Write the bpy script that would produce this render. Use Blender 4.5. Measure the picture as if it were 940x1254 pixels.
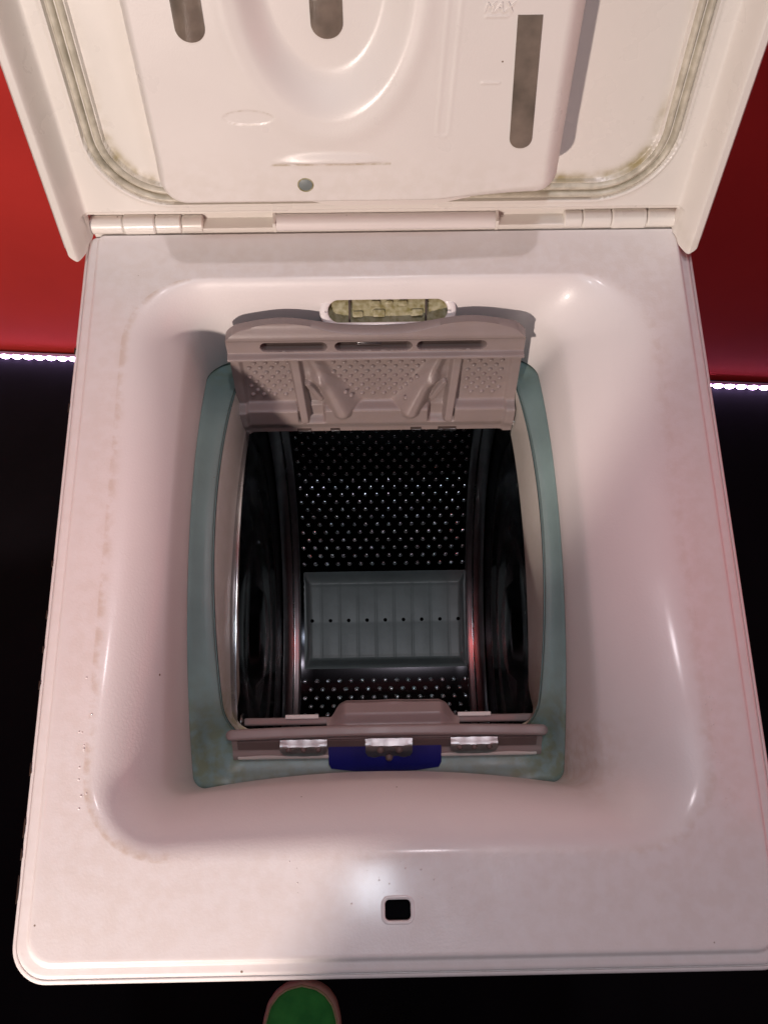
import bpy, bmesh, math, random
import numpy as np
from mathutils import Vector, Matrix
random.seed(4); rng = np.random.default_rng(4)
S = bpy.context.scene; C = S.collection
for o in list(bpy.data.objects): bpy.data.objects.remove(o)
FLOOR = -0.86

# ------------------------------------------------------------- camera
cd = bpy.data.cameras.new('camera'); cam = bpy.data.objects.new('camera', cd); C.objects.link(cam)
cam.location = (-0.01162, 0.07891, 0.49554)
cam.rotation_euler = (0.32764, -0.00426, -0.01794)
cd.sensor_fit = 'VERTICAL'; cd.sensor_height = 24.0; cd.lens = 24.0 * 1087 / 1254
cd.clip_start = 0.01; cd.clip_end = 50
S.camera = cam
# ------------------------------------------------------------- world
w = bpy.data.worlds.new('World'); S.world = w; w.use_nodes = True
bg = w.node_tree.nodes['Background']; bg.inputs[0].default_value = (0.68, 0.50, 0.56, 1); bg.inputs[1].default_value = 0.09
# ------------------------------------------------------------- lamps
def aim(o, loc, tgt):
    o.location = loc
    o.rotation_euler = (Vector(tgt) - Vector(loc)).to_track_quat('-Z', 'Y').to_euler()
def lamp(name, kind, loc, tgt, power, col, **k):
    d = bpy.data.lights.new(name, kind); d.energy = power; d.color = col
    for a, v in k.items(): setattr(d, a, v)
    o = bpy.data.objects.new(name, d); C.objects.link(o); aim(o, loc, tgt); return o
lamp('warm_spot_lamp', 'SPOT', (-0.42, -0.62, 0.34), (-0.42 - .087, -0.62 + .996, 0.34 - .21), 36, (1.0, 0.83, 0.74),
     spot_size=math.radians(72.4), spot_blend=0.055, shadow_soft_size=0.02)  # cone shaped so its edge stands in for the shadow of someone in front
lamp('cool_ceiling_lamp', 'AREA', (-0.03, -0.075, 1.6), (0, 0.2, 0), 3.3, (0.82, 0.90, 1.0), shape='DISK', size=0.09)
lamp('drum_glint_fill', 'AREA', (0.10, 0.42, 1.7), (0, 0.25, 0), 4.6, (0.95, 0.86, 0.90), shape='DISK', size=0.08)  # added light, brings out glints on the lower drum dimples
lamp('drum_red_fill', 'SPOT', (0.75, 0.15, 1.35), (-0.06, 0.25, -0.35), 13, (1.0, 0.05, 0.03), spot_size=math.radians(12), spot_blend=1.0, shadow_soft_size=0.10)  # added red light for reflections on the drum's left band
lamp('drum_red_fill', 'SPOT', (-0.75, 0.15, 1.35), (0.05, 0.25, -0.35), 11, (1.0, 0.06, 0.04), spot_size=math.radians(12), spot_blend=1.0, shadow_soft_size=0.10)  # mirrored red fill, added for the right band
lamp('red_side_lamp', 'AREA', (1.1, 0.15, 0.16), (0, 0.2, -0.02), 1.3, (1.0, 0.16, 0.16), shape='RECTANGLE', size=0.9, size_y=0.3)
lamp('wall_fill', 'AREA', (-1.15, 0.15, 0.25), (-0.85, 0.86, -0.30), 2.2, (1.0, 0.66, 0.42), shape='DISK', size=0.3, spread=math.radians(100))  # added fill, brightens only the left part of the red wall
S.view_settings.view_transform = 'Standard'; S.view_settings.look = 'None'
S.view_settings.gamma = 1; S.view_settings.exposure = 0.12
try: S.view_settings.use_curve_mapping = False
except Exception: pass
S.render.engine = 'CYCLES'

# ------------------------------------------------------------- materials
def mat(name, col, rough=0.4, metal=0.0, coat=0.0, nscale=60, namt=0.0, bump=0.0, bscale=400, spec=0.5,
        stain=None, specks=0.0, emis=None, trans=0.0, rvar=0.0, col2=None, sscale=140, rscale=35):
    m = bpy.data.materials.new(name); m.use_nodes = True
    nt = m.node_tree; N = nt.nodes; L = nt.links; b = N['Principled BSDF']
    b.inputs['Roughness'].default_value = rough; b.inputs['Metallic'].default_value = metal
    b.inputs['Coat Weight'].default_value = coat; b.inputs['Coat Roughness'].default_value = 0.12
    b.inputs['Specular IOR Level'].default_value = spec
    b.inputs['Transmission Weight'].default_value = trans
    tc = N.new('ShaderNodeTexCoord')
    def noise(scale, det=4):
        n = N.new('ShaderNodeTexNoise'); n.inputs['Scale'].default_value = scale; n.inputs['Detail'].default_value = det
        L.new(tc.outputs['Object'], n.inputs['Vector']); return n
    def mix(a, bb, f):
        x = N.new('ShaderNodeMix'); x.data_type = 'RGBA'
        for s, v in ((x.inputs[6], a), (x.inputs[7], bb)):
            if isinstance(v, tuple): s.default_value = (*v[:3], 1)
            else: L.new(v, s)
        if isinstance(f, float): x.inputs[0].default_value = f
        else: L.new(f, x.inputs[0])
        return x.outputs[2]
    def ramp(src, a, bb):
        r = N.new('ShaderNodeMapRange'); r.inputs[1].default_value = a; r.inputs[2].default_value = bb; L.new(src, r.inputs[0]); return r.outputs[0]
    def mul(a, bb):
        x = N.new('ShaderNodeMath'); x.operation = 'MULTIPLY'; L.new(a, x.inputs[0])
        if isinstance(bb, float): x.inputs[1].default_value = bb
        else: L.new(bb, x.inputs[1])
        return x.outputs[0]
    c2 = col2 or tuple(v * (1 - namt) for v in col)
    n1 = noise(nscale); out = mix(col, c2, ramp(n1.outputs[0], 0.35, 0.7))
    if stain:
        at = N.new('ShaderNodeAttribute'); at.attribute_name = 'stain'
        n2 = noise(sscale, 6); f = mul(at.outputs['Fac'], ramp(n2.outputs[0], 0.38, 0.62))
        out = mix(out, stain, f)
    if specks:
        v = N.new('ShaderNodeTexVoronoi'); v.inputs['Scale'].default_value = specks; L.new(tc.outputs['Object'], v.inputs['Vector'])
        r = ramp(v.outputs['Distance'], 0.030, 0.018)
        sel = N.new('ShaderNodeSeparateColor'); L.new(v.outputs['Color'], sel.inputs[0])
        r = mul(r, ramp(sel.outputs[0], 0.72, 0.75))
        out = mix(out, (0.16, 0.10, 0.06), r)
    L.new(out, b.inputs['Base Color'])
    if rvar:
        n3 = noise(rscale, 5); rr = N.new('ShaderNodeMapRange'); rr.inputs[3].default_value = max(0.02, rough - rvar); rr.inputs[4].default_value = rough + rvar
        rr.inputs[1].default_value = .3; rr.inputs[2].default_value = .7
        L.new(n3.outputs[0], rr.inputs[0]); L.new(rr.outputs[0], b.inputs['Roughness'])
    if bump:
        n4 = noise(bscale, 3); bp = N.new('ShaderNodeBump'); bp.inputs['Strength'].default_value = bump; bp.inputs['Distance'].default_value = 0.0004
        L.new(n4.outputs[0], bp.inputs['Height']); L.new(bp.outputs[0], b.inputs['Normal'])
    if emis:
        b.inputs['Emission Color'].default_value = (*emis[0], 1); b.inputs['Emission Strength'].default_value = emis[1]
    return m
M = dict(
 enamel=mat('white_enamel', (0.80, 0.755, 0.745), 0.40, coat=0.12, namt=0.025, nscale=14, bump=0.22, bscale=700, stain=(0.47, 0.30, 0.15), specks=38, rvar=0.09, rscale=30),
 lid=mat('lid_plastic', (0.80, 0.765, 0.71), 0.30, coat=0.15, namt=0.04, nscale=12, bump=0.12, bscale=900, stain=(0.36, 0.30, 0.15), sscale=60, specks=46, rvar=0.06),
 box=mat('detergent_box_plastic', (0.80, 0.755, 0.715), 0.32, namt=0.03, nscale=18, bump=0.15, bscale=900, stain=(0.42, 0.34, 0.20), specks=50, rvar=0.06),
 seal=mat('grey_seal_rubber', (0.66, 0.62, 0.51), 0.35, namt=0.12, nscale=45, stain=(0.12, 0.10, 0.04), bump=0.3, bscale=300),
 gasket=mat('teal_gasket_rubber', (0.215, 0.315, 0.305), 0.40, namt=0.22, nscale=22, stain=(0.16, 0.16, 0.05), bump=0.3, bscale=350, specks=60, rvar=0.1),
 inner=mat('tub_mouth_plastic', (0.60, 0.58, 0.54), 0.35, namt=0.12, nscale=30, stain=(0.30, 0.28, 0.12), specks=60),
 flap=mat('pinkish_grey_plastic', (0.262, 0.212, 0.204), 0.42, namt=0.10, nscale=40, bump=0.15, bscale=600, stain=(0.24, 0.17, 0.12), rvar=0.08),
 flaphole=mat('dark_slot', (0.06, 0.04, 0.035), 0.6, namt=0.3),
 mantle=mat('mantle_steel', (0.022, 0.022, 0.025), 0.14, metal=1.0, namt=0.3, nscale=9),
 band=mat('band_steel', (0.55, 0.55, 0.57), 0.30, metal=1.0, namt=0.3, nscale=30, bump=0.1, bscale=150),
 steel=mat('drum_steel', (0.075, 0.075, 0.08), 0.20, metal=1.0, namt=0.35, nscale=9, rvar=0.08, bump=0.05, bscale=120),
 chrome=mat('polished_steel', (0.50, 0.50, 0.51), 0.24, metal=1.0, namt=0.2, nscale=30, rvar=0.05),
 dimple=mat('dimple_steel', (1.0, 0.95, 0.98), 0.22, metal=1.0, nscale=130, col2=(0.72, 0.95, 1.0)),  # cyan variation in the colour imitates coloured glints
 clip=mat('clip_steel', (0.50, 0.50, 0.51), 0.42, metal=1.0, namt=0.35, nscale=120, bump=0.2, bscale=300),
 channel=mat('rivet_and_shade_plastic', (0.13, 0.095, 0.09), 0.5, namt=0.2, nscale=40),  # flap plastic darkened as shade below the edge; also the rivets' brown
 black=mat('black_hole', (0.004, 0.004, 0.005), 0.95, namt=0.2, spec=0.05),
 paddle=mat('grey_green_plastic', (0.20, 0.23, 0.225), 0.42, namt=0.18, nscale=50, bump=0.2, bscale=300),
 blue=mat('navy_plastic', (0.012, 0.014, 0.16), 0.35, namt=0.3, nscale=60),
 window=mat('murky_window', (0.22, 0.175, 0.14), 0.25, coat=0.4, nscale=70, col2=(0.12, 0.10, 0.08), bump=0.3, bscale=200),
 mould=mat('mouldy_latch', (0.42, 0.39, 0.25), 0.5, nscale=260, col2=(0.20, 0.17, 0.05), bump=0.6, bscale=350),
 wall=mat('red_wall_paint', (0.56, 0.045, 0.040), 0.75, namt=0.12, nscale=5, bump=0.4, bscale=220, spec=0.15),
 floor=mat('black_floor', (0.006, 0.006, 0.008), 0.9, namt=0.4, nscale=6, bump=0.2, spec=0.06),
 tub=mat('dark_tub', (0.02, 0.02, 0.022), 0.6, namt=0.2),
 led=mat('led_glow', (1, 1, 1), 0.4, emis=((0.95, 0.60, 1.15), 22.0)),
 tape=mat('led_tape', (0.45, 0.30, 0.50), 0.4, namt=0.2),
 canvas=mat('green_canvas', (0.055, 0.44, 0.09), 0.9, nscale=45, col2=(0.035, 0.32, 0.07), bump=1.0, bscale=1100, spec=0.2),
 rubber=mat('shoe_rubber', (0.62, 0.48, 0.38), 0.6, namt=0.2, nscale=60, bump=0.3, bscale=300),
 piping=mat('shoe_piping', (0.50, 0.46, 0.26), 0.7, namt=0.2, nscale=200),
 red=mat('red_tag', (0.6, 0.03, 0.03), 0.5, namt=0.2),
 water=mat('water_droplet', (0.80, 0.75, 0.73), 0.04, spec=0.8),
 sole=mat('shoe_lining', (0.05, 0.04, 0.035), 0.8, namt=0.2),
 rust=mat('rust_chip', (0.05, 0.022, 0.012), 0.8, namt=0.4, nscale=300),
)

# ------------------------------------------------------------- helpers
def wloc(o):
    v = Vector((0, 0, 0))
    while o: v += o.location; o = o.parent
    return v
def thing(name, loc, label, cat, group=None):
    o = bpy.data.objects.new(name, None); C.objects.link(o); o.location = loc; o.empty_display_size = 0.05
    o['label'] = label; o['category'] = cat
    if group: o['group'] = group
    return o
def meshobj(name, V, F, m, parent=None, smooth=True, stain=None, angle=None, label=None, kind=None):
    off = wloc(parent) if parent else Vector((0, 0, 0))
    V = np.asarray(V, dtype=float) - np.array(off)
    me = bpy.data.meshes.new(name)
    me.from_pydata(V.tolist(), [], F); me.update()
    if smooth:
        me.polygons.foreach_set('use_smooth', np.ones(len(me.polygons), dtype=bool))
        if angle: me.set_sharp_from_angle(angle=math.radians(angle))
    if stain is not None:
        a = me.attributes.new('stain', 'FLOAT', 'POINT'); a.data.foreach_set('value', np.asarray(stain, dtype=np.float32))
    me.materials.append(m)
    o = bpy.data.objects.new(name, me); C.objects.link(o); o.parent = parent
    if label: o['label'] = label
    if kind: o['kind'] = kind
    return o
def sm(x, a, b):
    t = np.clip((x - a) / (b - a), 0, 1); return t * t * (3 - 2 * t)
def box(x0, x1, y0, y1, z0, z1, bev=0.001):
    bm = bmesh.new(); bmesh.ops.create_cube(bm, size=1)
    for v in bm.verts: v.co = Vector(((x0 + x1) / 2 + v.co.x * (x1 - x0), (y0 + y1) / 2 + v.co.y * (y1 - y0), (z0 + z1) / 2 + v.co.z * (z1 - z0)))
    if bev: bmesh.ops.bevel(bm, geom=bm.edges[:], offset=bev, segments=2, affect='EDGES', profile=0.5)
    V = [tuple(v.co) for v in bm.verts]; F = [[v.index for v in f.verts] for f in bm.faces]; bm.free(); return V, F
def frame(O, eu, ew, en):
    O, eu, ew, en = map(np.array, (O, eu, ew, en))
    return lambda u, w_, n: O + np.multiply.outer(u, eu) + np.multiply.outer(w_, ew) + np.multiply.outer(n, en)
def tr(fr, VF):                       # box coords (u, w, n) -> world
    V, F = VF; V = np.array(V); return fr(V[:, 0], V[:, 1], V[:, 2]), F
def prism(outline, n0, n1, bev=0.0):  # outline in (u, w) -> (u,w,n) solid with softened top edge
    P = np.array(outline); c = P.mean(0); k = len(P)
    rings = [(P, n0)]
    if bev:
        s = np.sign(n1 - n0)
        d = P - c; L = np.linalg.norm(d, axis=1, keepdims=True)
        rings += [(P, n1 - s * bev), (P - d / L * bev * 0.3, n1 - s * bev * 0.3), (P - d / L * bev, n1)]
    else: rings += [(P, n1)]
    V = []; F = []
    for R_, n in rings: V += [(a, b, n) for a, b in R_]
    for r in range(len(rings) - 1):
        for i in range(k): F.append([r * k + i, r * k + (i + 1) % k, (r + 1) * k + (i + 1) % k, (r + 1) * k + i])
    F.append(list(range(k))[::-1]); F.append([(len(rings) - 1) * k + i for i in range(k)])
    return V, F
def stadium(u0, u1, w0, w1, r=None, n=8):
    r = r if r is not None else min(u1 - u0, w1 - w0) / 2 * 0.999
    P = []
    for cx, cy, a in ((u1 - r, w1 - r, 0), (u0 + r, w1 - r, 90), (u0 + r, w0 + r, 180), (u1 - r, w0 + r, 270)):
        for k in range(n + 1):
            t = math.radians(a + 90 * k / n); P.append((cx + r * math.cos(t), cy + r * math.sin(t)))
    return P
def rim(outline, n0, h, wd, seg=6):   # rounded raised bead following a closed outline
    P = np.array(outline); k = len(P)
    T = np.roll(P, -1, 0) - np.roll(P, 1, 0); T /= np.linalg.norm(T, axis=1, keepdims=True) + 1e-12
    Nn = np.c_[T[:, 1], -T[:, 0]]; V = []; F = []
    for j in range(seg + 1):
        a = math.pi * j / seg
        R_ = P + Nn * (wd / 2 * math.cos(a)); n = n0 + h * math.sin(a)
        V += [(x, y, n) for x, y in R_]
    for j in range(seg):
        for i in range(k): F.append([j * k + i, (j + 1) * k + i, (j + 1) * k + (i + 1) % k, j * k + (i + 1) % k])
    return V, F
def cyl(p0, p1, r, seg=16, caps=True, r1=None):
    p0, p1 = Vector(p0), Vector(p1); d = (p1 - p0).normalized(); a = d.orthogonal().normalized(); b = d.cross(a)
    r1 = r if r1 is None else r1; V = []; F = []
    bv = min(r, r1) * 0.15
    for q, rr in ((p0, r - bv), (p0 + d * bv, r), (p1 - d * bv, r1), (p1, r1 - bv)):
        for i in range(seg):
            t = 2 * math.pi * i / seg; V.append(tuple(q + a * rr * math.cos(t) + b * rr * math.sin(t)))
    for j in range(3):
        for i in range(seg): F.append([j * seg + i, j * seg + (i + 1) % seg, (j + 1) * seg + (i + 1) % seg, (j + 1) * seg + i])
    if caps: F.append(list(range(seg))[::-1]); F.append([3 * seg + i for i in range(seg)])
    return V, F
def join(*VFs):
    V = []; F = []
    for v, f in VFs:
        k = len(V); V += [tuple(x) for x in v]; F += [[i + k for i in g] for g in f]
    return V, F
def hfield(name, us, ts, wlo, whi, nf, back, fr, m, parent, stain=None, label=None, angle=50, flip=False, kind=None):
    """moulded sheet: grid over u and t, w between wlo(u) and whi(u), height n = nf(U, W); closed down to n = back"""
    U = np.repeat(us[:, None], len(ts), 1); T = np.repeat(ts[None], len(us), 0)
    lo, hi = wlo(us)[:, None], whi(us)[:, None]
    W = lo + T * (hi - lo); Nn = nf(U, W)
    nu, nt_ = U.shape; P = fr(U.ravel(), W.ravel(), Nn.ravel())
    idx = np.arange(nu * nt_).reshape(nu, nt_)
    q = np.stack([idx[:-1, :-1], idx[1:, :-1], idx[1:, 1:], idx[:-1, 1:]], -1).reshape(-1, 4)
    loop = list(idx[:, 0]) + list(idx[-1, 1:]) + list(idx[-2::-1, -1]) + list(idx[0, -2:0:-1])
    B = fr(U.ravel()[loop], W.ravel()[loop], np.full(len(loop), back)); k0 = len(P); k = len(loop)
    F = q.tolist() + [[int(loop[(i + 1) % k]), int(loop[i]), k0 + i, k0 + (i + 1) % k] for i in range(k)]
    F.append([k0 + k - 1 - i for i in range(k)])
    if flip: F = [f[::-1] for f in F]
    V = np.vstack([P, B]); st = None
    if stain is not None: st = np.r_[stain(U, W).ravel(), np.zeros(k)]
    return meshobj(name, V, F, m, parent, True, st, angle, label, kind)

# ============================================================= SETTING
def wally(x): return 0.7965 - 0.0622 * x
wd = Vector((1, -0.0622, 0)).normalized(); wn = Vector((-wd.y, wd.x, 0))
def sheet(name, pts, m, thick):
    pts = [Vector(p) for p in pts]; n = (pts[1] - pts[0]).cross(pts[2] - pts[0]).normalized() * thick
    V = [tuple(p) for p in pts] + [tuple(p - n) for p in pts]
    F = [[0, 1, 2, 3], [7, 6, 5, 4], [0, 4, 5, 1], [1, 5, 6, 2], [2, 6, 7, 3], [3, 7, 4, 0]]
    o = meshobj(name, V, F, m, None, False); o['kind'] = 'structure'; return o
sheet('floor', [(-3, -2.5, FLOOR), (3, -2.5, FLOOR), (3, 1.2, FLOOR), (-3, 1.2, FLOOR)], M['floor'], 0.05)
wp = [Vector((x, wally(x), z)) + wn * 0.006 for x, z in ((-3, FLOOR - 0.02), (3, FLOOR - 0.02), (3, 1.6), (-3, 1.6))]
sheet('wall', wp, M['wall'], 0.08)

# LED strip along the foot of the wall
strip = thing('led_strip', (0, wally(0), FLOOR), 'glowing strip of white LED beads along the foot of the red wall', 'led strip')
V, F = box(-1.0, 1.0, -0.0075, -0.0020, 0.0005, 0.0125, 0.0004)
rot = Matrix.Rotation(math.atan(-0.0622), 3, 'Z')
V = [tuple(rot @ Vector(v) + Vector((0, wally(0), FLOOR))) for v in V]
meshobj('tape', V, F, M['tape'], strip, False)
bm = bmesh.new(); bmesh.ops.create_uvsphere(bm, u_segments=10, v_segments=6, radius=1)
for v in bm.verts: v.co = Vector((v.co.x * 0.0086, v.co.y * 0.0045, v.co.z * 0.0058))
me = bpy.data.meshes.new('led'); bm.to_mesh(me); bm.free(); me.materials.append(M['led'])
me.polygons.foreach_set('use_smooth', np.ones(len(me.polygons), dtype=bool))
for i in range(96):
    o = bpy.data.objects.new('led', me); C.objects.link(o); o.parent = strip
    o.location = rot @ Vector((-0.93 + i * 0.0195, -0.0075, 0.0068)); o.rotation_euler.z = math.atan(-0.0622)

# small red mark on the floor at right
V, F = tr(frame((0.735, 0.60, FLOOR), (1, 0, 0), (0, 1, 0), (0, 0, 1)), prism([(-.010, .001), (.004, .007), (.012, .004), (.012, -.003), (.003, -.006)], 0.0005, 0.004, 0.001))
t = meshobj('scrap', V, F, M['red'], None, False); t['label'] = 'tiny red scrap lying on the black floor at right'; t['category'] = 'scrap'

# ============================================================= SHOE
sx, sy = -0.119, -0.131
shoe = thing('shoe', (sx, sy - 0.14, FLOOR), 'green canvas shoe toe with pale rubber rim on the black floor', 'shoe')
ys = np.array([0, .004, .012, .025, .045, .07, .10, .14, .18, .22, .25, .268, .278, .283])      # distance from toe tip
hwid = np.array([.004, .023, .0355, .0455, .0510, .053, .053, .047, .041, .038, .036, .029, .017, .004])
def foot_outline(scale=1.0, inset=0.0, n=60):
    yy = np.r_[0, np.linspace(0, math.pi, n)]
    s = (1 - np.cos(np.linspace(0, math.pi, n))) / 2 * 0.283
    hw = np.interp(s, ys, hwid); hw = np.sqrt(np.clip(hw, 0, 1) ** 2)
    L = [(sx - max(h - inset, .001), sy - inset - a * (1 - 2 * inset / .283)) for a, h in zip(s, hw)]
    R_ = [(sx + max(h - inset, .001), sy - inset - a * (1 - 2 * inset / .283)) for a, h in zip(s, hw)][::-1]
    return L + R_
def floft(insets_z, m, name, capt=True, stain=None):
    V = []; F = []; k = 120
    for ins, z in insets_z: V += [(x, y, FLOOR + z(y)) if callable(z) else (x, y, FLOOR + z) for x, y in foot_outline(inset=ins)]
    for r in range(len(insets_z) - 1):
        for i in range(k): F.append([r * k + i, r * k + (i + 1) % k, (r + 1) * k + (i + 1) % k, (r + 1) * k + i])
    if capt: F.append([(len(insets_z) - 1) * k + i for i in range(k)])
    F.append(list(range(k))[::-1])
    return meshobj(name, V, [f[::-1] for f in F], m, shoe, True, angle=60)
floft([(.003, .0008), (.0005, .004), (0, .012), (.0, .026), (.0012, .032), (.003, .035), (.0055, .036)], M['rubber'], 'sole')
def upper():
    P = np.array(foot_outline(inset=.0048)); c = np.array([sx, sy - .125]); k = len(P); V = []; F = []
    sc = [1, 1, .97, .92, .85, .76, .65, .52, .40, .28, .16, .06]
    for j, q in enumerate(sc):
        Q = c + (P - c) * q
        for x, y in Q:
            a_ = (sy - y); hk = float(np.interp(a_, [0, .03, .07, .11, .16, .283], [.010, .016, .024, .034, .050, .058]))
            z = .030 if j == 0 else .036 + hk * math.sqrt(max(0, 1 - q ** 2.4)) + .0012 * math.sin(x * 300) * math.sin(y * 140) * (1 - q)
            V.append((x, y, FLOOR + z))
    n = len(sc)
    for r in range(n - 1):
        for i in range(k): F.append([r * k + i, (r + 1) * k + i, (r + 1) * k + (i + 1) % k, r * k + (i + 1) % k])
    F.append([(n - 1) * k + i for i in range(k)][::-1])
    return meshobj('upper', V, F, M['canvas'], shoe, True, angle=60)
upper()
ol = foot_outline(inset=.0045)
V, F = rim(ol, FLOOR + .0362, .0026, .0032, 5); meshobj('piping', V, F, M['piping'], shoe)

# ============================================================= WASHING MACHINE
wm = thing('washing_machine', (0, 0.22, FLOOR), 'white top loading washing machine with its lid and drum flaps open, before a red wall', 'washing machine')
# cabinet
cab = []
for b in ((-.196, -.190, .004, .60, FLOOR, -.012), (.190, .196, .004, .60, FLOOR, -.012), (-.1895, .1895, .004, .010, FLOOR, -.012),
          (-.1895, .1895, .594, .60, FLOOR, -.012), (-.1895, .1895, .0105, .5935, FLOOR, FLOOR + .01)):
    cab.append(box(*b, bev=0.0008))
V, F = join(*cab); meshobj('cabinet', V, F, M['enamel'], wm, False)
V, F = box(-.199, .199, .474, .602, -.010, .022, .006); meshobj('rear_console', V, F, M['enamel'], wm, True, angle=50)

NC, NSX, NSY = 14, 40, 60
def rring(xl, xr, yf, yb, rf, rb, z, bow=0.0, bowb=0.0):
    """closed loop, counter-clockwise from the front-left corner's end; z a number or function of (x, y)"""
    P = []
    def arc(cx, cy, r, a0):
        for k in range(NC + 1):
            t = math.radians(a0 + 90 * k / NC); P.append([cx + r * math.cos(t), cy + r * math.sin(t)])
    def line(a, b, n):
        for k in range(1, n): P.append([a[0] + (b[0] - a[0]) * k / n, a[1] + (b[1] - a[1]) * k / n])
    arc(xl + rf, yf + rf, rf, 180); line((xl + rf, yf), (xr - rf, yf), NSX)
    arc(xr - rf, yf + rf, rf, 270); line((xr, yf + rf), (xr, yb - rb), NSY)
    arc(xr - rb, yb - rb, rb, 0); line((xr - rb, yb), (xl + rb, yb), NSX)
    arc(xl + rb, yb - rb, rb, 90); line((xl, yb - rb), (xl, yf + rf), NSY)
    P = np.array(P); xm, xh, ym, yh = (xl + xr) / 2, (xr - xl) / 2, (yf + yb) / 2, (yb - yf) / 2
    if bow:
        P[:, 1] += bow * np.clip(1 - ((P[:, 0] - xm) / xh) ** 2, 0, 1) * (P[:, 1] < ym) * np.clip((ym - P[:, 1]) / yh, 0, 1)
    if bowb:
        P[:, 0] += bowb * np.sign(P[:, 0] - xm) * np.clip(1 - ((P[:, 1] - ym) / yh) ** 2, 0, 1) * np.clip(np.abs(P[:, 0] - xm) / xh, 0, 1)
    zz = z(P[:, 0], P[:, 1]) if callable(z) else np.full(len(P), z)
    return np.c_[P, zz]
def loft(rings, closed=False, flip=False):
    k = len(rings[0]); V = np.vstack(rings); F = []
    n = len(rings)
    for r in range(n if closed else n - 1):
        a, b = r * k, ((r + 1) % n) * k
        for i in range(k):
            j = (i + 1) % k; f = [a + i, a + j, b + j, b + i]; F.append(f[::-1] if flip else f)
    return V, F
def zc(R_, y0=.255, zo=-.30, dip=0.0): return lambda x, y: zo + np.sqrt(np.clip(R_ ** 2 - (y - y0) ** 2, 1e-4, 1)) - dip * sm(.150 - y, 0, .025)
H = 0.0012
prof = [(0, -.030), (0, -.0062), (.0004, -.0048), (.0014, -.0040), (.0021, -.0040), (.0024, -.0052), (.0027, -.0052), (.0030, -.0030), (.0038, -.0022), (.0052, -.0018),
        (.0078, -.0018), (.0086, -.0016), (.0094, -.0004), (.0102, .0009), (.0112, H), (.0125, H)]
rings = []; st = []
for d, z in prof:
    rings.append(rring(-.2 + d, .2 - d, d, .4425 - d * .1, max(.019 - d * .6, .008), max(.004 - d * .1, .002), z)); st.append(np.where(rings[-1][:, 1] > .44, .0, .06))
for d, a in ((.02, .1), (.028, .3), (.0295, .4)):
    f = (d - .0125) / (.0295 - .0125)
    R_ = rring(-.1875 + f * .0175, .1875 - f * .0175, .0125 + f * .0435, .4412 - f * .0322, .012 + f * .034, .004 + f * .044, H)
    rings.append(R_); st.append(.10 + 0 * R_[:, 0])
NB = 44
A = (-.170, .170, .056, .409, .046, .048); B = (-.1298, .106, .0950, .3935, .0085, .022)
zB = zc(.258)
for i in range(1, NB + 1):
    s = i / NB; q = [a + (b - a) * s for a, b in zip(A, B)]
    P0 = rring(*B, 0.0, bow=.0095); D = H - zB(P0[:, 0], P0[:, 1])
    a_, b_ = 2.1, 1.75
    f = .80 * (1 - (1 - s ** a_) ** (1 / b_)) + .20 * float(sm(s, .84, 1.0))
    R_ = rring(*q, 0.0, bow=.0095 * s); R_[:, 2] = H - D * f
    rings.append(R_)
    k = .30 * np.exp(-((s - .04) / .08) ** 2)
    xs, yy = R_[:, 0], R_[:, 1]
    left = (xs < -.12) * 1.0; right = (xs > .12) * .35; fr_ = (yy < .12) * .5
    st_ = k * (left * 1.0 + right + .22 + fr_ * .4)
    # grubby front corners of the mouth
    cr = np.exp(-((yy - .11) / .03) ** 2) * np.exp(-((xs - .11) / .03) ** 2) * s ** 3
    st_ = st_ + cr * .3 * (yy < .128)
    st.append(np.clip(st_, 0, 1))
top_n = len(rings)
# rolled-under edge and underside make the shell a closed solid
e = rings[-1].copy(); e[:, 2] -= .0015; rings.append(e); st.append(0 * e[:, 0])
for i in range(top_n - 1, -1, -3):
    R_ = rings[i].copy(); c = np.array([-.005, .23]);
    d = c - R_[:, :2]; d /= np.linalg.norm(d, axis=1, keepdims=True)
    if i > 18: R_[:, :2] -= d * .004; R_[:, 2] -= .004
    else: R_[:, :2] += d * .004; R_[:, 2] = np.minimum(R_[:, 2], -.0) - .006
    if i < 12: R_[:, 2] = -.0305
    rings.append(R_); st.append(0 * R_[:, 0])
    if i < 12: break
V, F = loft(rings, closed=True)
top = meshobj('top_panel', V, F, M['enamel'], wm, True, np.concatenate(st), 60)
# cut the keyhole in the front and the latch pocket in the rear wall
def cutter(VF):
    V, F = VF; return meshobj('cutter', V, F, M['enamel'], None, False)
kfr = frame((-.0033, .0322, 0), (1, 0, 0), (0, 1, 0), (0, 0, 1))
ko = stadium(-.0068, .0068, -.0052, .0052, .0026, 6)
cut1 = cutter(tr(kfr, prism(ko, -.02, .01)))
LO = np.array([-.0012, .3955, -.018]); la = math.radians(38)      # latch frame, leaning with the rear shoulder
lfr = frame(LO, (1, 0, 0), (0, math.sin(math.pi / 2 - la), math.cos(math.pi / 2 - la)), (0, -math.sin(la), math.cos(la)))
lo_ = stadium(-.040, .040, -.0095, .0065, None, 10)
cut2 = cutter(tr(lfr, prism(lo_, -.012, .012)))
dg = bpy.context.evaluated_depsgraph_get()
for c_ in (cut1, cut2):
    md = top.modifiers.new('cut', 'BOOLEAN'); md.operation = 'DIFFERENCE'; md.object = c_; md.solver = 'EXACT'
bpy.context.view_layer.update(); dg = bpy.context.evaluated_depsgraph_get()
nm = bpy.data.meshes.new_from_object(top.evaluated_get(dg)); top.modifiers.clear()
print('boolean verts', len(top.data.vertices), '->', len(nm.vertices))
if len(nm.vertices) > 1000: top.data = nm; nm.name = 'top_panel'
bpy.data.objects.remove(cut1); bpy.data.objects.remove(cut2)
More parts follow.
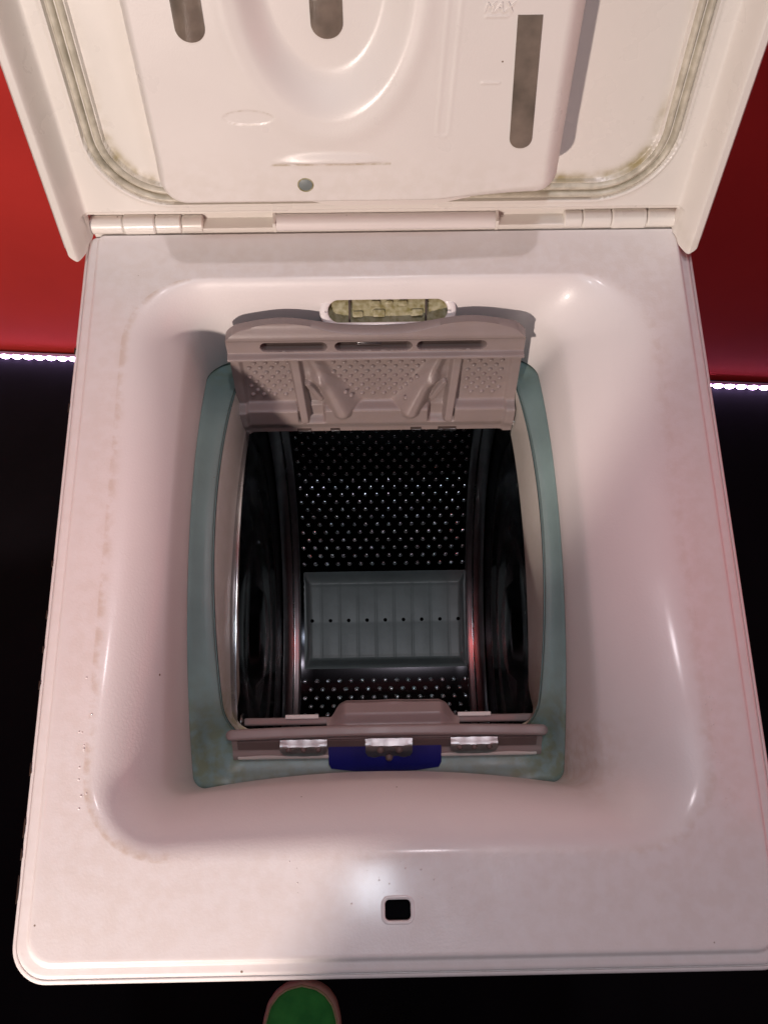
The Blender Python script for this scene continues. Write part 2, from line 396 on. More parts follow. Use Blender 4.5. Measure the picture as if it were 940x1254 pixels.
V, F = tr(kfr, rim(stadium(-.0077, .0077, -.0061, .0061, .0034, 6), H - .0004, .0006, .0024)); meshobj('keyhole_rim', V, F, M['enamel'], wm)
V, F = tr(kfr, prism(stadium(-.012, .012, -.010, .010, .003, 4), -.016, -.0075)); meshobj('keyhole_back', V, F, M['black'], wm, False)

# latch: raised lip, pocket and mouldy catch behind
V, F = tr(lfr, rim(stadium(-.0425, .0425, -.0115, .0088, None, 10), -.0012, .0012, .0056, 8)); meshobj('latch_rim', V, F, M['enamel'], wm)
V, F = tr(lfr, prism(stadium(-.0405, .0405, -.012, .0075, None, 10), -.016, -.0065)); lt = meshobj('latch', V, F, M['mould'], wm, False)
for u in (-.0255, .0255):
    V, F = tr(lfr, box(u - .0006, u + .0006, -.010, .007, -.0068, -.0035, .0002)); meshobj('latch_rib', V, F, M['flaphole'], lt, False)
for u, w_, s in ((-.020, -.004, 1), (-.006, -.0035, 1.2), (.0195, -.0035, 1.2), (-.008, .003, .9), (.010, .003, .9), (.001, .0035, .7)):
    V, F = tr(lfr, prism(stadium(u - .0035 * s, u + .0035 * s, w_ - .002 * s, w_ + .002 * s, .0012, 4), -.0068, -.0052, .0004)); meshobj('catch_tooth', V, F, M['mould'], lt, True, angle=40)

# ---- gasket
g = []
g.append(rring(-.136, .112, .0885, .3995, .012, .026, zc(.254), bow=.006))
g.append(rring(-.1335, .1098, .0915, .3975, .011, .024, zc(.2555), bow=.006))
for k, (s, zz) in enumerate(((0, .2555), (.25, .2530), (.5, .2505), (.75, .2490), (.9, .2488), (1.0, .2480))):
    g.append(rring(-.1300 + s * .0205, .1063 - s * .0168, .0965 + s * .027, .3945 - s * .006, .021 - s * .001, .021 - s * .001, zc(zz, dip=.010 * min(1, s * 2.2)), bowb=.0075 * s))
g.append(rring(-.1092, .0893, .1242, .3882, .020, .020, zc(.2486, dip=.010), bowb=.0075))
g.append(rring(-.1088, .0889, .1246, .3878, .020, .020, zc(.2462, dip=.010), bowb=.0075))
g.append(rring(-.1084, .0885, .1250, .3874, .020, .020, zc(.2462, dip=.010), bowb=.0075))
stg = []
for R_ in g:
    xs, yy = R_[:, 0], R_[:, 1]
    stg.append(np.clip(np.exp(-((yy - .115) / .035) ** 2) * (.30 + .28 * (np.abs(xs + .012) > .085)) + np.exp(-((yy - .39) / .02) ** 2) * .3, 0, 1))
V, F = loft(g); gasket = meshobj('gasket', V, F, M['gasket'], wm, True, np.concatenate(stg), 70)
h = []; CZ0 = -.30
for s, R0 in ((0, .2462), (.08, .2476), (.2, .2455), (.45, .238), (.7, .231), (1.0, .212), (1.02, .200)):
    q_ = rring(-.1080 + s * .0012, .0881 + s * .0040, .1250 + s * .0075, .3874 - s * .0154, .020 - s * .006, .020 - s * .006, zc(R0, dip=.010 * (1 - s)), bowb=.0075 * (1 - s))
    fr_ = 1 - sm(q_[:, 1], .130, .165); q_[:, 2] = np.maximum(q_[:, 2], CZ0 + np.sqrt(.2225 ** 2 - (q_[:, 1] - .234) ** 2)) * fr_ + q_[:, 2] * (1 - fr_)
    h.append(q_)
sth = [np.clip(np.exp(-((R_[:, 1] - .12) / .03) ** 2) + np.exp(-((R_[:, 1] - .39) / .02) ** 2) * .7 + .08, 0, 1) for R_ in h]
V, F = loft(h); meshobj('tub_mouth', V, F, M['inner'], wm, True, np.concatenate(sth), 70)

# ---- tub (dark shell round the drum)
CY, CZ, RD = .234, -.30, .22
def rev(profile, a0, a1, n, cx=-.004):
    V = []; F = []; full = abs(a1 - a0) >= 359.9; m_ = n if full else n + 1
    for i in range(m_):
        t = math.radians(a0 + (a1 - a0) * i / n)
        for x, r in profile: V.append((cx + x, CY + r * math.cos(t), CZ + r * math.sin(t)))
    k = len(profile)
    for i in range(n):
        for j in range(k - 1): F.append([i * k + j, ((i + 1) % m_) * k + j, ((i + 1) % m_) * k + j + 1, i * k + j + 1])
    return V, F
V, F = rev([(-.152, .0), (-.150, .15), (-.150, .236), (-.130, .242), (.130, .242), (.150, .236), (.150, .15), (.152, .0)], 128, 412, 60)
meshobj('tub', V, F, M['tub'], wm)
# ---- drum
pr = [(.094, .2200), (.099, .2192), (.103, .2165)]
wallp = [(-x, r) for x, r in pr[::-1]] + [(-.080, .2200), (.080, .2200)] + pr
V, F = rev(wallp, 117, 417, 150); V2, F2 = rev([(x, r + .0012) for x, r in wallp[::-1]], 117, 417, 150)
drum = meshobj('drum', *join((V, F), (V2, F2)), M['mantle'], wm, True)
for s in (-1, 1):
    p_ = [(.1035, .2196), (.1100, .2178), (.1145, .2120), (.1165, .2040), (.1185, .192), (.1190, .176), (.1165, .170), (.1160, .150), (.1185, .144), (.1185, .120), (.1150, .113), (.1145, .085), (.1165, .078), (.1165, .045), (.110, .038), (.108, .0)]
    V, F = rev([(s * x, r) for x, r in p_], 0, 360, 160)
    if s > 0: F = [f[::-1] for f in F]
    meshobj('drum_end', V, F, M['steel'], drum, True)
    V, F = rev([(s * x, r) for x, r in ((.1000, .2212), (.1030, .2216), (.1046, .2200), (.1046, .2172), (.1030, .2150), (.1012, .2152))], 0, 360, 200)
    if s > 0: F = [f[::-1] for f in F]
    meshobj('drum_rim', V, F, M['chrome'], drum, True)
    # chrome band between mantle and end
    V, F = rev([(s * x, r) for x, r in ((.0945, .2192), (.0955, .2181), (.0980, .2176), (.1020, .2167), (.1070, .2150), (.1120, .2122), (.1138, .2090))], 119, 415, 150)
    if s > 0: F = [f[::-1] for f in F]
    meshobj('corner_band', V, F, M['band'], drum, True)
# perforations: a raised dimple round each hole, far too many to pick apart
dv = []; df = []; hv = []; hf = []
def bump(vl, fl, x, t, r, hgt, seg=8, base=0.0):
    rad = np.array([0, math.cos(t), math.sin(t)]); tan = np.array([0, -math.sin(t), math.cos(t)]); ex = np.array([1, 0, 0])
    c = np.array([x, CY, CZ]) + rad * (RD - base); k0 = len(vl)
    for rr, hh in ((1.0, 0.0), (.72, .55), (.36, .92)):
        for i in range(seg):
            a = 2 * math.pi * i / seg; vl.append(tuple(c - rad * hgt * hh + ex * r * rr * math.cos(a) + tan * r * rr * math.sin(a)))
    vl.append(tuple(c - rad * hgt)); n = k0 + 3 * seg
    for j in range(2):
        for i in range(seg): fl.append([k0 + j * seg + i, k0 + j * seg + (i + 1) % seg, k0 + (j + 1) * seg + (i + 1) % seg, k0 + (j + 1) * seg + i])
    for i in range(seg): fl.append([k0 + 2 * seg + i, k0 + 2 * seg + (i + 1) % seg, n])
A0, A1 = 270.6, 299.6          # lifter span on the drum wall
deg = 122.0; row = 0
while deg < 413:
    a = deg % 360
    if not (A0 - 1.2 < a < A1 + 1.2):
        for k in range(15 if row % 2 == 0 else 14):
            x = -.0935 + .0129 * k + (0 if row % 2 == 0 else .00645)
            bump(dv, df, x + rng.normal(0, .00012), math.radians(deg), .0025, .0013)
            if math.sin(math.radians(deg)) < .2:
                pass
    row += 1; deg += 2.5
meshobj('drum_dimples', dv, df, M['dimple'], drum, True, kind='stuff')
# lifter
lx0, lx1 = -.0950, .0905
nf_ = 9; pitch = (lx1 - lx0) / nf_
arc = math.radians(A1 - A0) * RD
def lfr2(u, s, n):
    t = math.radians(A1) - s / RD
    r = RD - n
    return np.stack([u, CY + r * np.cos(t), CZ + r * np.sin(t)], -1)
def ln(U, S_):
    e = np.minimum(np.minimum(U - lx0, lx1 - U), np.minimum(S_, arc - S_) * .9)
    base = .0165 * sm(e, 0, .010)
    ph = ((U - lx0) / pitch) % 1.0
    fl = np.minimum(ph, 1 - ph)
    inner = sm(S_, .008, .014) * sm(arc - S_, .008, .014)
    groove = -.0005 * (1 - sm(fl, .0, .07))
    cyl_ = -.0003 * np.cos((ph - .5) * 2 * math.pi) * -.5
    step = -.0014 * inner
    mid = .0030 * (1 - np.abs(S_ - arc * .52) / (arc * .5))
    return base + (groove + cyl_) * sm(e, .002, .008) + step + mid * sm(e, 0, .01)
us = np.linspace(lx0, lx1, 190); ts = np.linspace(0, 1, 70)
paddle = hfield('lifter', us, ts, lambda u: 0 * u + 0.0, lambda u: 0 * u + arc, ln, 0.0, lfr2, M['paddle'], wm, angle=70, flip=True)
for k in range(nf_):
    x = lx0 + pitch * (k + .5); s = arc * .50; n = float(ln(np.array([[x]]), np.array([[s]]))[0, 0]) + .0003
    P = [(x + .0021 * math.cos(a), s + .0023 * math.sin(a)) for a in np.linspace(0, 2 * math.pi, 12, endpoint=False)]
    V = np.array([lfr2(np.array(a), np.array(b), np.array(n)) for a, b in P]); V2 = np.array([lfr2(np.array(a), np.array(b), np.array(n - .001)) for a, b in P])
    F = [list(range(12)), list(range(12, 24))[::-1]] + [[i, i + 12, (i + 1) % 12 + 12, (i + 1) % 12] for i in range(12)]
    meshobj('drain_hole', np.vstack([V, V2]), F, M['black'], paddle, False)

# ---- rear drum flap, standing open
a = math.atan2(.0295, .095)
ffr = frame((-.0095, .3555, -.115), (1, 0, 0), (0, math.sin(a), math.cos(a)), (0, -math.cos(a), math.sin(a)))
def seg_d(U, W, p, q):
    p, q = np.array(p), np.array(q); d = q - p; L2 = d @ d
    t = np.clip(((U - p[0]) * d[0] + (W - p[1]) * d[1]) / L2, 0, 1)
    return np.hypot(U - p[0] - t * d[0], W - p[1] - t * d[1]), t
def fn(U, W):
    au = np.abs(U); n = np.zeros_like(U)
    edge = sm(W, .0725, .0765)
    topband = .0095 * edge - .0045 * sm(W, .0775, .0800) + .0015 * sm(W, .0895, .0925) - .004 * sm(W, .0935, .1030)
    n += topband
    # border along the sides
    n += .0020 * sm(au, .0915, .0945) * (1 - edge)
    # lower lip
    lip = (1 - sm(W, .0245, .0285))
    gap = (1 - sm(np.abs(au - .047), .0075, .0105)) * sm(W, .0115, .0155)
    gap2 = 0
    n = n + lip * (.0085 - .0035 * sm(W, .013, .003)) * (1 - gap * .75)
    # moulded arms
    d1, t1 = seg_d(U, W, (-.0440, .0720), (-.0245, .0240)); d2, t2 = seg_d(U, W, (.0440, .0720), (.0245, .0240))
    for d, t in ((d1, t1), (d2, t2)):
        wdt = .0060 + .0080 * t ** 1.3
        n = np.maximum(n, (.0045 + .0085 * t ** 1.3) * (1 - sm(d, wdt * .10, wdt * 1.12)) * sm(W, .0115, .0150))
    for sgn in (-1, 1):
        d, t = seg_d(U, W, (sgn * .0560, .0720), (sgn * .0520, .0180)); n = np.maximum(n, (.0038 + .008 * t) * (1 - sm(d, .0022, .0052)) * sm(W, .0110, .0145))
        d, t = seg_d(U, W, (sgn * .0480, .0480), (sgn * .0400, .0330)); n = np.maximum(n, .0045 * (1 - sm(d, .0015, .0035)))
        n = n + .0022 * np.exp(-(((au - .042) / .006) ** 2 + ((W - .052) / .005) ** 2))
    # slot recesses in the top band
    for u0, u1 in ((-.0765, -.0335), (-.0265, .0235), (.0285, .0735)):
        cx, hw = (u0 + u1) / 2, (u1 - u0) / 2 - .0032
        d = np.hypot(np.maximum(np.abs(U - cx) - hw, 0), W - .0848)
        n = n - .0085 * (1 - sm(d, .0034, .0042))
    return n
us = np.unique(np.r_[np.linspace(-.1, .1, 460), np.linspace(-.1, -.09, 30), np.linspace(.09, .1, 30)])
def ftop(u):
    au = np.abs(u)
    base = .0955 + .0075 * np.exp(-((au - .062) / .030) ** 2) + .0005
    cr = .006 * np.clip((au - .088) / .012, 0, 1) ** 2.5
    return base - cr
flap = hfield('rear_drum_flap', us, np.unique(np.r_[np.linspace(0, 1, 170), np.linspace(.76, .95, 110)]), lambda u: 0 * u, ftop, fn, -.0035, ffr, M['flap'], wm,
              stain=lambda U, W: .25 * sm(W, .0715, .074) * (1 - sm(W, .075, .078)) + .12, angle=65, label='pinkish grey perforated drum flap standing open at the rear')
for u0, u1 in ((-.0765, -.0335), (-.0265, .0235), (.0285, .0735)):
    V, F = tr(ffr, prism(stadium(u0 + .0002, u1 - .0002, .0812, .0884, None, 8), -.0040, -.0022)); meshobj('slot', V, F, M['flaphole'], flap, False)
V, F = tr(ffr, box(-.0125, .0040, .0848, .0868, -.003, .0035, .0004)); meshobj('catch_pin', V, F, M['chrome'], flap, True, angle=40)
for u0, u1 in ((-.0592, -.0488), (-.0345, -.0275), (.0250, .0330), (.0455, .0590)):
    V, F = tr(ffr, box(u0, u1, .0005, .0030, .0040, .0056, .0002)); meshobj('hinge_slot', V, F, M['flaphole'], flap, False)
    V, F = tr(ffr, box(u0 + .0008, u1, -.0004, .0014, .0050, .0062, .0002)); meshobj('hinge_tab', V, F, M['chrome'], flap, False)
for s in (-1, 1):
    V, F = tr(ffr, join(cyl((s * .0995, .002, .001), (s * .1025, .002, .001), .0042, 14), box(min(s * .1000, s * .1022), max(s * .1000, s * .1022), -.010, .012, -.001, .003, .0006)))
    meshobj('hinge_pin', V, F, M['chrome'], flap, True, angle=40)
pv = []; pf = []
def fb(u, w_):
    n0 = float(fn(np.array([[u]]), np.array([[w_]]))[0, 0]); k0 = len(pv); seg = 8
    for rr, hh in ((1.0, -.0002), (.75, .0010), (.4, .0016)):
        for i in range(seg):
            a_ = 2 * math.pi * i / seg; pv.append(tuple(ffr(np.array(u + .0021 * rr * math.cos(a_)), np.array(w_ + .0017 * rr * math.sin(a_)), np.array(n0 + hh))))
    pv.append(tuple(ffr(np.array(u), np.array(w_), np.array(n0 + .0018)))); n_ = k0 + 3 * seg
    for j in range(2):
        for i in range(seg): pf.append([k0 + j * seg + i, k0 + j * seg + (i + 1) % seg, k0 + (j + 1) * seg + (i + 1) % seg, k0 + (j + 1) * seg + i])
    for i in range(seg): pf.append([k0 + 2 * seg + i, k0 + 2 * seg + (i + 1) % seg, n_])
r_ = 0; w_ = .0705
while w_ > .031:
    for k in range(40):
        u = -.0882 + k * .0078 + (.0039 if r_ % 2 else 0)
        au = abs(u)
        if .0605 < au < .0905 or (au < .0380 - (.072 - w_) * .46 ): fb(u, w_)
    r_ += 1; w_ -= .0044
meshobj('perforations', pv, pf, M['flap'], flap, True, kind='stuff')

# ---- front drum flap, folded forward over the gasket
d1 = lambda u: .0012 * (1 - (u / .103) ** 2)
fcx = -.0062
f2 = frame((fcx, 0, 0), (1, 0, 0), (0, 1, 0), (0, 0, 1))
def strip_loft(prof, hw, m, name, parent, rnd=.004, n=70, angle=55, label=None):
    """closed cross-section prof [(y, z)] swept across x in [-hw, hw] with rounded ends and slightly bowed"""
    V = []; F = []; k = len(prof); P = np.array(prof); c = P.mean(0)
    us = hw * np.sin(np.linspace(-math.pi / 2, math.pi / 2, n))
    for u in us:
        e = min(1, (hw - abs(u)) / rnd); s = math.sqrt(max(0.0, 1 - (1 - e) ** 2)) if e < 1 else 1
        Q = c + (P - c) * max(s, .04); V += [(fcx + u, q[0] + .0018 * (1 - (u / hw) ** 2), q[1]) for q in Q]
    for i in range(n - 1):
        for j in range(k): F.append([i * k + j, (i + 1) * k + j, (i + 1) * k + (j + 1) % k, i * k + (j + 1) % k])
    F.append(list(range(k))[::-1] if False else list(range(k))); F.append([(n - 1) * k + j for j in range(k)][::-1])
    return meshobj(name, V, F, m, parent, True, None, angle, label)
def rbox(y0, y1, z0, z1, r):
    return [(x, y) for x, y in stadium(y0, y1, z0, z1, r, 4)]
door = strip_loft(rbox(.1243, .1313, -.0900, -.0852, .0018), .1030, M['flap'], 'front_drum_flap', wm, label='pinkish grey front drum flap folded down, seen along its edge')
# underside apron, slopes away below the edge strip
def apn(U, W): return .0012 * np.cos(U * 60) * 0 + .0015 * sm(np.abs(U), .085, .099)
apf = frame((fcx, .1245, -.0895), (1, 0, 0), (0, -.62, -.785), (0, -.785, .62))
hfield('flap_apron', np.linspace(-.0995, .0995, 80), np.linspace(0, 1, 14), lambda u: 0 * u,
       lambda u: .0140 + .0010 * np.clip((np.abs(u) - .090) / .009, 0, 1), lambda U, W: .0018 * sm(W, .0085, .012) + .0004 * np.cos(U * 200), -.003, apf, M['flap'], door, stain=lambda U, W: .1 + 0 * U, angle=50, flip=True)
V, F = tr(apf, box(-.0965, .0965, .0122, .0146, .0002, .0030, .0008)); meshobj('apron_lip', V, F, M['inner'], door, True, angle=40)
V, F = tr(apf, box(-.0960, .0960, .0000, .0075, -.0005, .0009, .0003)); meshobj('edge_shade_strip', V, F, M['channel'], door, False)  # dark strip painting the shade below the flap edge
# hinge bar beyond
V, F = join(box(fcx - .0945, fcx + .0985, .1355, .1405, -.1120, -.1060, .0012)); meshobj('hinge_bar', V, F, M['flap'], door, True, angle=45)
for x in (-.056, .058):
    V, F = box(fcx + x - .011, fcx + x + .011, .1392, .1420, -.1055, -.1046, .0003); meshobj('hinge_tab', V, F, M['inner'], door, False)
for s in (-1, 1):
    V, F = cyl((fcx + .0015 + s * .0965, .1385, -.109), (fcx + .0015 + s * .0985, .1385, -.109), .0055, 16); meshobj('hinge_pin', V, F, M['chrome'], door, True, angle=40)
# handle hump
hu = frame((fcx + .004, .1310, -.0930), (1, 0, 0), (0, .90, -.436), (0, .436, .90))
hfield('handle_hump', np.linspace(-.0430, .0430, 110), np.linspace(0, 1, 40), lambda u: 0 * u, lambda u: .0205 - .008 * sm(np.abs(u), .030, .0430) * 1.6,
       lambda U, W: .0085 * (1 - sm(np.abs(U), .0300, .0415)) * (.35 + .65 * sm(W, .0005, .0075)) * (1 - .8 * sm(W, .014, .0205)) + .0008 * np.exp(-(U / .006) ** 2) * sm(W, .012, .015), -.006, hu, M['flap'], door, angle=60)
# spring clips with rivets
def clip(u, w, big):
    def nn(U, W):
        return .0045 * sm(W, -.001, .002) - .0012 * sm(W, .007, .012) + (.00015 * np.cos((U - u) * 2 * math.pi / .0095))
    c_ = hfield('spring_clip', np.linspace(u - w, u + w, 50), np.linspace(0, 1, 14), lambda q: 0 * q - .001,
           lambda q: (.0175 if big else .0105) * np.sqrt(np.clip(1 - ((q - u) / (w * 1.06)) ** 4, 0, 1)) + .001, nn, .0005, apf, M['clip'], door, angle=50, flip=True)
    sp = ((-.0055, .0055), (.0065, .0055), (0, .0125)) if big else ((-.0095, .0040), (0, .0040), (.0095, .0040))
    for du, dw in sp:
        V, F = [], []
        r = .0026 if big else .0020
        for j in range(4):
            for i in range(12):
                aa = 2 * math.pi * i / 12; rr = r * math.cos(j * math.pi / 6.6); V.append((u + du + rr * math.cos(aa), dw + rr * math.sin(aa), .0044 + r * math.sin(j * math.pi / 6.6)))
        for j in range(3):
            for i in range(12): F.append([j * 12 + i, j * 12 + (i + 1) % 12, (j + 1) * 12 + (i + 1) % 12, (j + 1) * 12 + i])
        F.append([36 + i for i in range(12)])
        V, F = tr(apf, (V, F)); meshobj('rivet', V, F, M['channel'], door, True, angle=60)
clip(-.0535, .0150, False); clip(.0010, .0150, True); clip(.0555, .0150, False)
# navy plastic tongue under the flap
tfr = frame((-.0078, .1232, -.0930), (1, 0, 0), (0, -.83, -.55), (0, -.55, .83))
V, F = tr(tfr, prism([(-.0365, .0), (-.0365, .0155), (-.0350, .0188), (-.020, .0212), (0, .0220), (.020, .0212), (.0350, .0188), (.0365, .0155), (.0365, .0)], -.0012, .0012, .0008)); meshobj('tongue', V, F, M['blue'], wm, True, angle=40)
# moulded ridge on the gasket front
V, F = loft([rring(-.100 - k, .086 + k, .1075 - k * .5, .130, .010, .004, lambda x, y, z=z: zc(.2475)(x, y) + z) for k, z in ((0, -.001), (.0006, .0012), (.0018, .0018), (.003, .001), (.0036, -.0012))]); 

# ============================================================= LID
la = math.radians(17.3); LID0 = np.array([-.0035, .440, .008])
lf = frame(LID0, (1, 0, 0), (0, math.sin(la), math.cos(la)), (0, -math.cos(la), math.sin(la)))
SL, SR, SB, ST, SRAD = -.1715, .1715, .0255, .385, .040      # seal centre line
def rr_d(U, W, x0, x1, y0, y1, r):
    cx, cy, hx, hy = (x0 + x1) / 2, (y0 + y1) / 2, (x1 - x0) / 2 - r, (y1 - y0) / 2 - r
    qx, qy = np.abs(U - cx) - hx, np.abs(W - cy) - hy
    return np.hypot(np.maximum(qx, 0), np.maximum(qy, 0)) + np.minimum(np.maximum(qx, qy), 0) - r
def lidn(U, W):
    au = np.abs(U)
    d = rr_d(U, W, SL, SR, SB, ST, SRAD)
    n = 0 * U
    edge = np.minimum(.2035 - au, .405 - W)
    n += .0200 * (1 - sm(edge, .0060, .0150)) - .004 * (1 - sm(edge, 0, .0025)) 
    n += .0012 * (1 - sm(d, .0075, .0085)) * 1.0          # faint raised plateau line round the seal
    n -= .0060 * (1 - sm(d, -.0058, -.0050))              # sunken panel inside the seal
    n -= .0032 * (1 - sm(np.abs(d), .0050, .0058))        # seal channel
    n -= .0025 * (1 - sm(W, .0118, .0145)) * (edge > .012)
    return n
us = np.unique(np.r_[np.linspace(-.2035, .2035, 440), np.linspace(-.2035, -.19, 30), np.linspace(.19, .2035, 30)])
ts = np.unique(np.r_[np.linspace(0, .42, 260), np.linspace(.42, 1, 90)])
def lidlo(u): 
    au = np.abs(u); return np.where(au > .1925, -.0090 + .009 * np.clip((au - .1945) / .009, 0, 1) ** 2.2, np.where(au > .1905, -.0065, .0108))
def lidstain(U, W):
    d = rr_d(U, W, SL, SR, SB, ST, SRAD)
    ins = np.exp(-((d + .0065) / .0035) ** 2)
    corner = np.exp(-((W - .045) / .03) ** 2) * (np.abs(U) > .085)
    return np.clip(ins * (.10 + 1.0 * corner), 0, 1) + .12 * np.exp(-(W / .006) ** 2)
lid = hfield('lid', us, ts, lidlo, lambda u: 0 * u + .405, lidn, -.006, lf, M['lid'], wm, stain=lidstain, angle=60, label='open white lid showing its inner side with a detergent box')
# seal: two soft beads
def seal_path(off):
    return stadium(SL - off, SR + off, SB - off, ST + off, SRAD + off, 20)
sv = []
for off, wdt, hh in ((.0026, .0046, .0034), (-.0024, .0044, .0026)):
    sv.append(tr(lf, rim(seal_path(off), -.0030, hh + .0012, wdt, 8)))
V, F = join(*sv); Vn = np.array(V); stn = np.clip(np.exp(-((Vn[:, 2] - .055) / .03) ** 2), 0, 1) * .45
meshobj('lid_seal', V, F, M['seal'], lid, True, stn)

# detergent box
BX0, BX1, BW0, BW1, BH = -.1275, .1010, .0415, .365, .036
def boxn(U, W):
    d = rr_d(U, W, BX0 - .007, BX1 + .007, BW0 - .004, BW1, .020)
    wdt = .0105 + .0075 * sm(U, .02, .09) - .002 * (1 - sm(W, BW0, BW0 + .03))
    q = np.clip(-d / wdt, 0, 1)
    n = -.006 + (BH + .006) * np.where(q < .45, .80 * (q / .45), .80 + .20 * (1 - (1 - np.clip((q - .45) / .55, 0, 1)) ** 2))
    # siphon cup: broad raised-shoulder oval hollow open to the top
    cx, cy = -.0290, .1650
    e = np.hypot((U - cx) / .0405, np.minimum(W - cy, 0) / .0640)
    n = n - .0110 * (1 - sm(e, .72, 1.12)) * (W < .33)
    n = n + .0010 * np.exp(-((e - 1.24) / .12) ** 2)
    e2 = np.hypot((U + .030) / .036, (W - .0690) / .0085)       # crescent hood
    n = n + .0020 * (1 - sm(e2, .3, 1.0)) * sm(W, .0693, .0706)
    e3 = np.hypot((U + .0730) / .0142, (W - .0970) / .0042)     # lens mark
    n = n - .0003 * (1 - sm(e3, .9, 1.0)) 
    dg_, _ = seg_d(U, W, (.0320, .0880), (.0350, .165)); n = n + .0002 * (1 - sm(dg_, .0030, .0050)) - .0003 * (1 - sm(dg_, .0012, .0034))
    dl, _ = seg_d(U, W, (.0510, .1150), (.0605, .1150)); n = n + .0005 * (1 - sm(dl, .0002, .0006))
    dl, _ = seg_d(U, W, (.0500, .1485), (.0610, .1485)); n = n + .0005 * (1 - sm(dl, .0002, .0006))
    return n
us = np.unique(np.r_[np.linspace(-.1350, .1085, 330), np.linspace(-.135, -.12, 34), np.linspace(.085, .1085, 50)])
ts = np.unique(np.r_[np.linspace(0, .5, 250), np.linspace(0, .04, 30), np.linspace(.5, 1, 70)])
def bstain(U, W): return np.clip(.10 * np.exp(-((W - .05) / .02) ** 2) + .9 * np.exp(-((np.hypot((U + .0730) / .0142, (W - .0970) / .0042) - .97) / .03) ** 2) * .5 + .8 * np.exp(-((W - .0688) / .0006) ** 2) * (np.abs(U + .03) < .034), 0, 1)
dbx = hfield('detergent_box', us, ts, lambda u: BW0 - .0045 + .019 * (1 - np.sqrt(np.clip(1 - np.clip((np.abs(u + .01325) - .1015) / .0200, 0, 1) ** 2, 0, 1))), lambda u: 0 * u + BW1, boxn, -.0065, lf, M['box'], lid, stain=bstain, angle=75)
def on_box(outl, m, name, lift=.0005, th=.0012, nmin=None):
    c = np.mean(outl, axis=0); n = float(boxn(np.array([[c[0]]]), np.array([[c[1]]]))[0, 0]) if nmin is None else nmin
    V, F = tr(lf, prism([(x, y) for x, y in outl], n - th, n + lift, .0004)); return meshobj(name, V, F, m, lid, True, angle=40)
def skew(outl, k): c = np.array(outl)[:, 1].mean(); return [(x + k * (y - c), y) for x, y in outl]
u_ = .0035   # lid frame origin offset from world x
on_box(stadium(-.1035, -.0885, .1372, .26, .0072, 8), M['window'], 'slot_window')
on_box(stadium(-.0370, -.0205, .1330, .26, .0080, 8), M['window'], 'slot_window', nmin=BH - .0110)
sw = [(x, y) for x, y in stadium(.0675, .0800, .0775, .1600, .0060, 8)]
sw = [(x, min(y, .1490)) for x, y in sw]
on_box(skew(sw, -.05), M['window'], 'slot_window')
on_box([(-.0452 + .0040 * math.cos(t), .0560 + .0038 * math.sin(t)) for t in np.linspace(0, 2 * math.pi, 24, endpoint=False)], M['paddle'], 'drain_hole', lift=.0002)
V, F = tr(lf, rim([(-.0452 + .0043 * math.cos(t), .0560 + .0041 * math.sin(t)) for t in np.linspace(0, 2 * math.pi, 28, endpoint=False)], BH - .0001, .0004, .0009, 4)); meshobj('hole_edge', V, F, M['mould'], lid)
# embossed MAX
fc = bpy.data.curves.new('text', 'FONT'); fc.body = 'MAX'; fc.size = .0068; fc.extrude = .0003; fc.shear = .25; fc.align_x = 'CENTER'
to = bpy.data.objects.new('text', fc); C.objects.link(to); bpy.context.view_layer.update()
tm = bpy.data.meshes.new_from_object(to.evaluated_get(bpy.context.evaluated_depsgraph_get())); bpy.data.objects.remove(to)
V = np.array([v.co for v in tm.vertices]); F = [list(p.vertices) for p in tm.polygons]
V = lf(V[:, 0] + .0560, V[:, 1] + .1505, V[:, 2] + BH + .0003); meshobj('max_lettering', V, F, M['box'], lid, False)
# lower lip under the box
V, F = tr(lf, prism([(-.052, .0385), (-.030, .0335), (.030, .0335), (.052, .0385), (.052, .0425), (-.052, .0425)], .004, .024, .001)); meshobj('box_lip', V, F, M['box'], lid, True, angle=40)

# ---- hinge line: rod and knuckles between deck and lid
HY, HZ = .4480, .0042
def hx(x0, x1, r, y=HY, z=HZ): return cyl((x0, y, z), (x1, y, z), r, 20)
for x0, x1, r in ((-.1945, -.1730, .0060), (-.1727, -.1520, .0066), (-.1518, -.1350, .0061), (-.1347, -.1210, .0056), (.1150, .1270, .0056), (.1273, .1460, .0061), (.1462, .1690, .0066), (.1696, .1945, .0060)):
    V, F = hx(x0, x1, r); meshobj('hinge_knuckle', V, F, M['lid'], wm, True, angle=40)
V, F = hx(-.0740, .0705, .0055); meshobj('hinge_rod', V, F, M['enamel'], wm, True, angle=40)
for x in (-.0745, .0710):
    V, F = box(x - .0010, x + .0010, .4428, .4545, -.002, .0095, .0003); meshobj('hinge_rib', V, F, M['lid'], wm, False)
V, F = box(-.1935, .1935, .4432, .4600, -.0065, .0050, .0005); meshobj('hinge_tray', V, F, M['lid'], wm, False)
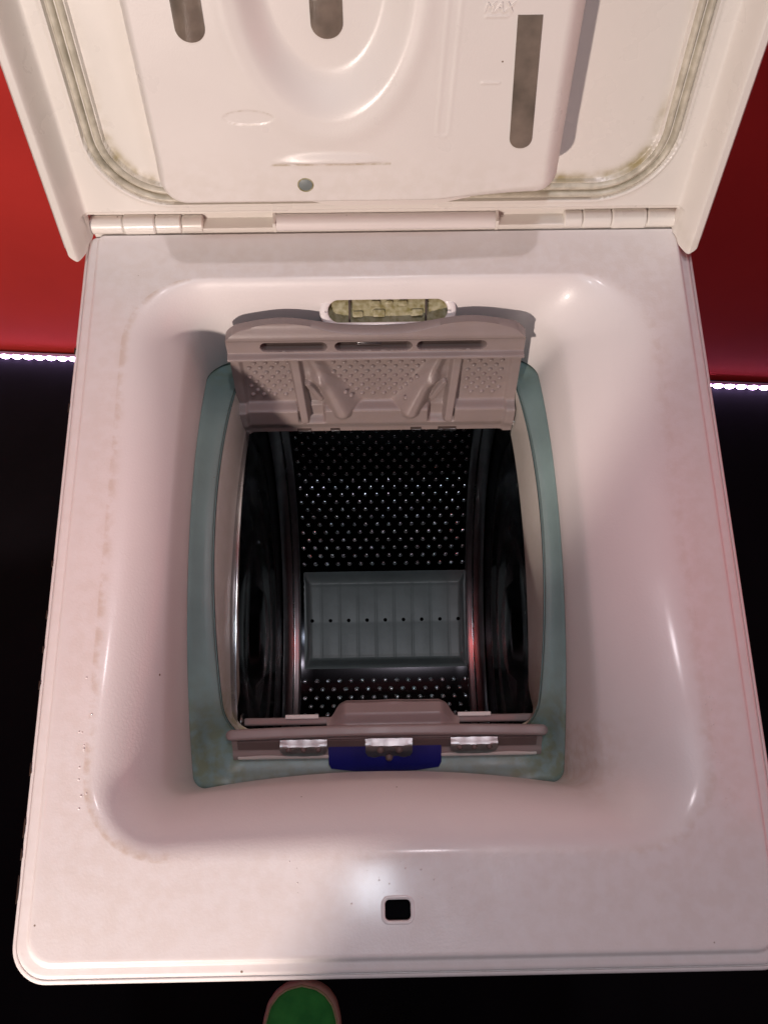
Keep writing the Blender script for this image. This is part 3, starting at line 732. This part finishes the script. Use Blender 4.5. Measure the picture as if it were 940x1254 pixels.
V, F = box(-.1990, .1985, .4516, .4550, -.006, .0165, .0005); meshobj('hinge_backing', V, F, M['lid'], wm, False)

# ---- water droplets, specks on the deck
def dz(x, y):
    return H
drops = []
bmv = []; bmf = []
def drop(x, y, z, r):
    k0 = len(bmv)
    for j in range(3):
        for i in range(8):
            a_ = 2 * math.pi * i / 8; rr = r * (1, .8, .4)[j]; bmv.append((x + rr * math.cos(a_), y + rr * math.sin(a_), z + r * (0, .3, .5)[j] - .0001))
    bmv.append((x, y, z + r * .55))
    for j in range(2):
        for i in range(8): bmf.append([k0 + j * 8 + i, k0 + j * 8 + (i + 1) % 8, k0 + (j + 1) * 8 + (i + 1) % 8, k0 + (j + 1) * 8 + i])
    for i in range(8): bmf.append([k0 + 16 + i, k0 + 16 + (i + 1) % 8, k0 + 24])
for i in range(26): drop(rng.normal(-.018, .030), rng.normal(.047, .006), H, rng.uniform(.0002, .0006))
for i in range(14): drop(rng.normal(-.171, .0022), rng.uniform(.075, .16), H, rng.uniform(.0003, .0008))
for i in range(25): drop(rng.normal(.171, .002), rng.uniform(.07, .15), H, rng.uniform(.0002, .0006))
meshobj('water_drops', bmv, bmf, M['water'], wm, True, kind='stuff')
# paint chips along the left edge
cv = []
for y, l in ((.045, .014), (.062, .006), (.075, .010), (.105, .007), (.15, .005), (.17, .004), (.19, .005), (.22, .004), (.32, .006), (.36, .004)):
    P = [(rng.uniform(-.0001, .0008) + (0 if 0 < k < 4 else -.0012), y + l * (k - 3) / 6) for k in (0, 1, 2, 3, 4)]
    P = [(-.0001, y - l / 2), (.0007 * rng.uniform(.4, 1.5), y - l * .25), (.0004, y), (.0009 * rng.uniform(.3, 1.4), y + l * .2), (-.0001, y + l / 2)]
    cv.append(prism([(-.2 + a_, b_) for a_, b_ in P], -.0075, -.0038))
V, F = join(*cv); meshobj('paint_chips', V, F, M['rust'], wm, False, kind='stuff')
print('tris', sum(len(o.data.polygons) * 2 for o in bpy.data.objects if o.type == 'MESH'))
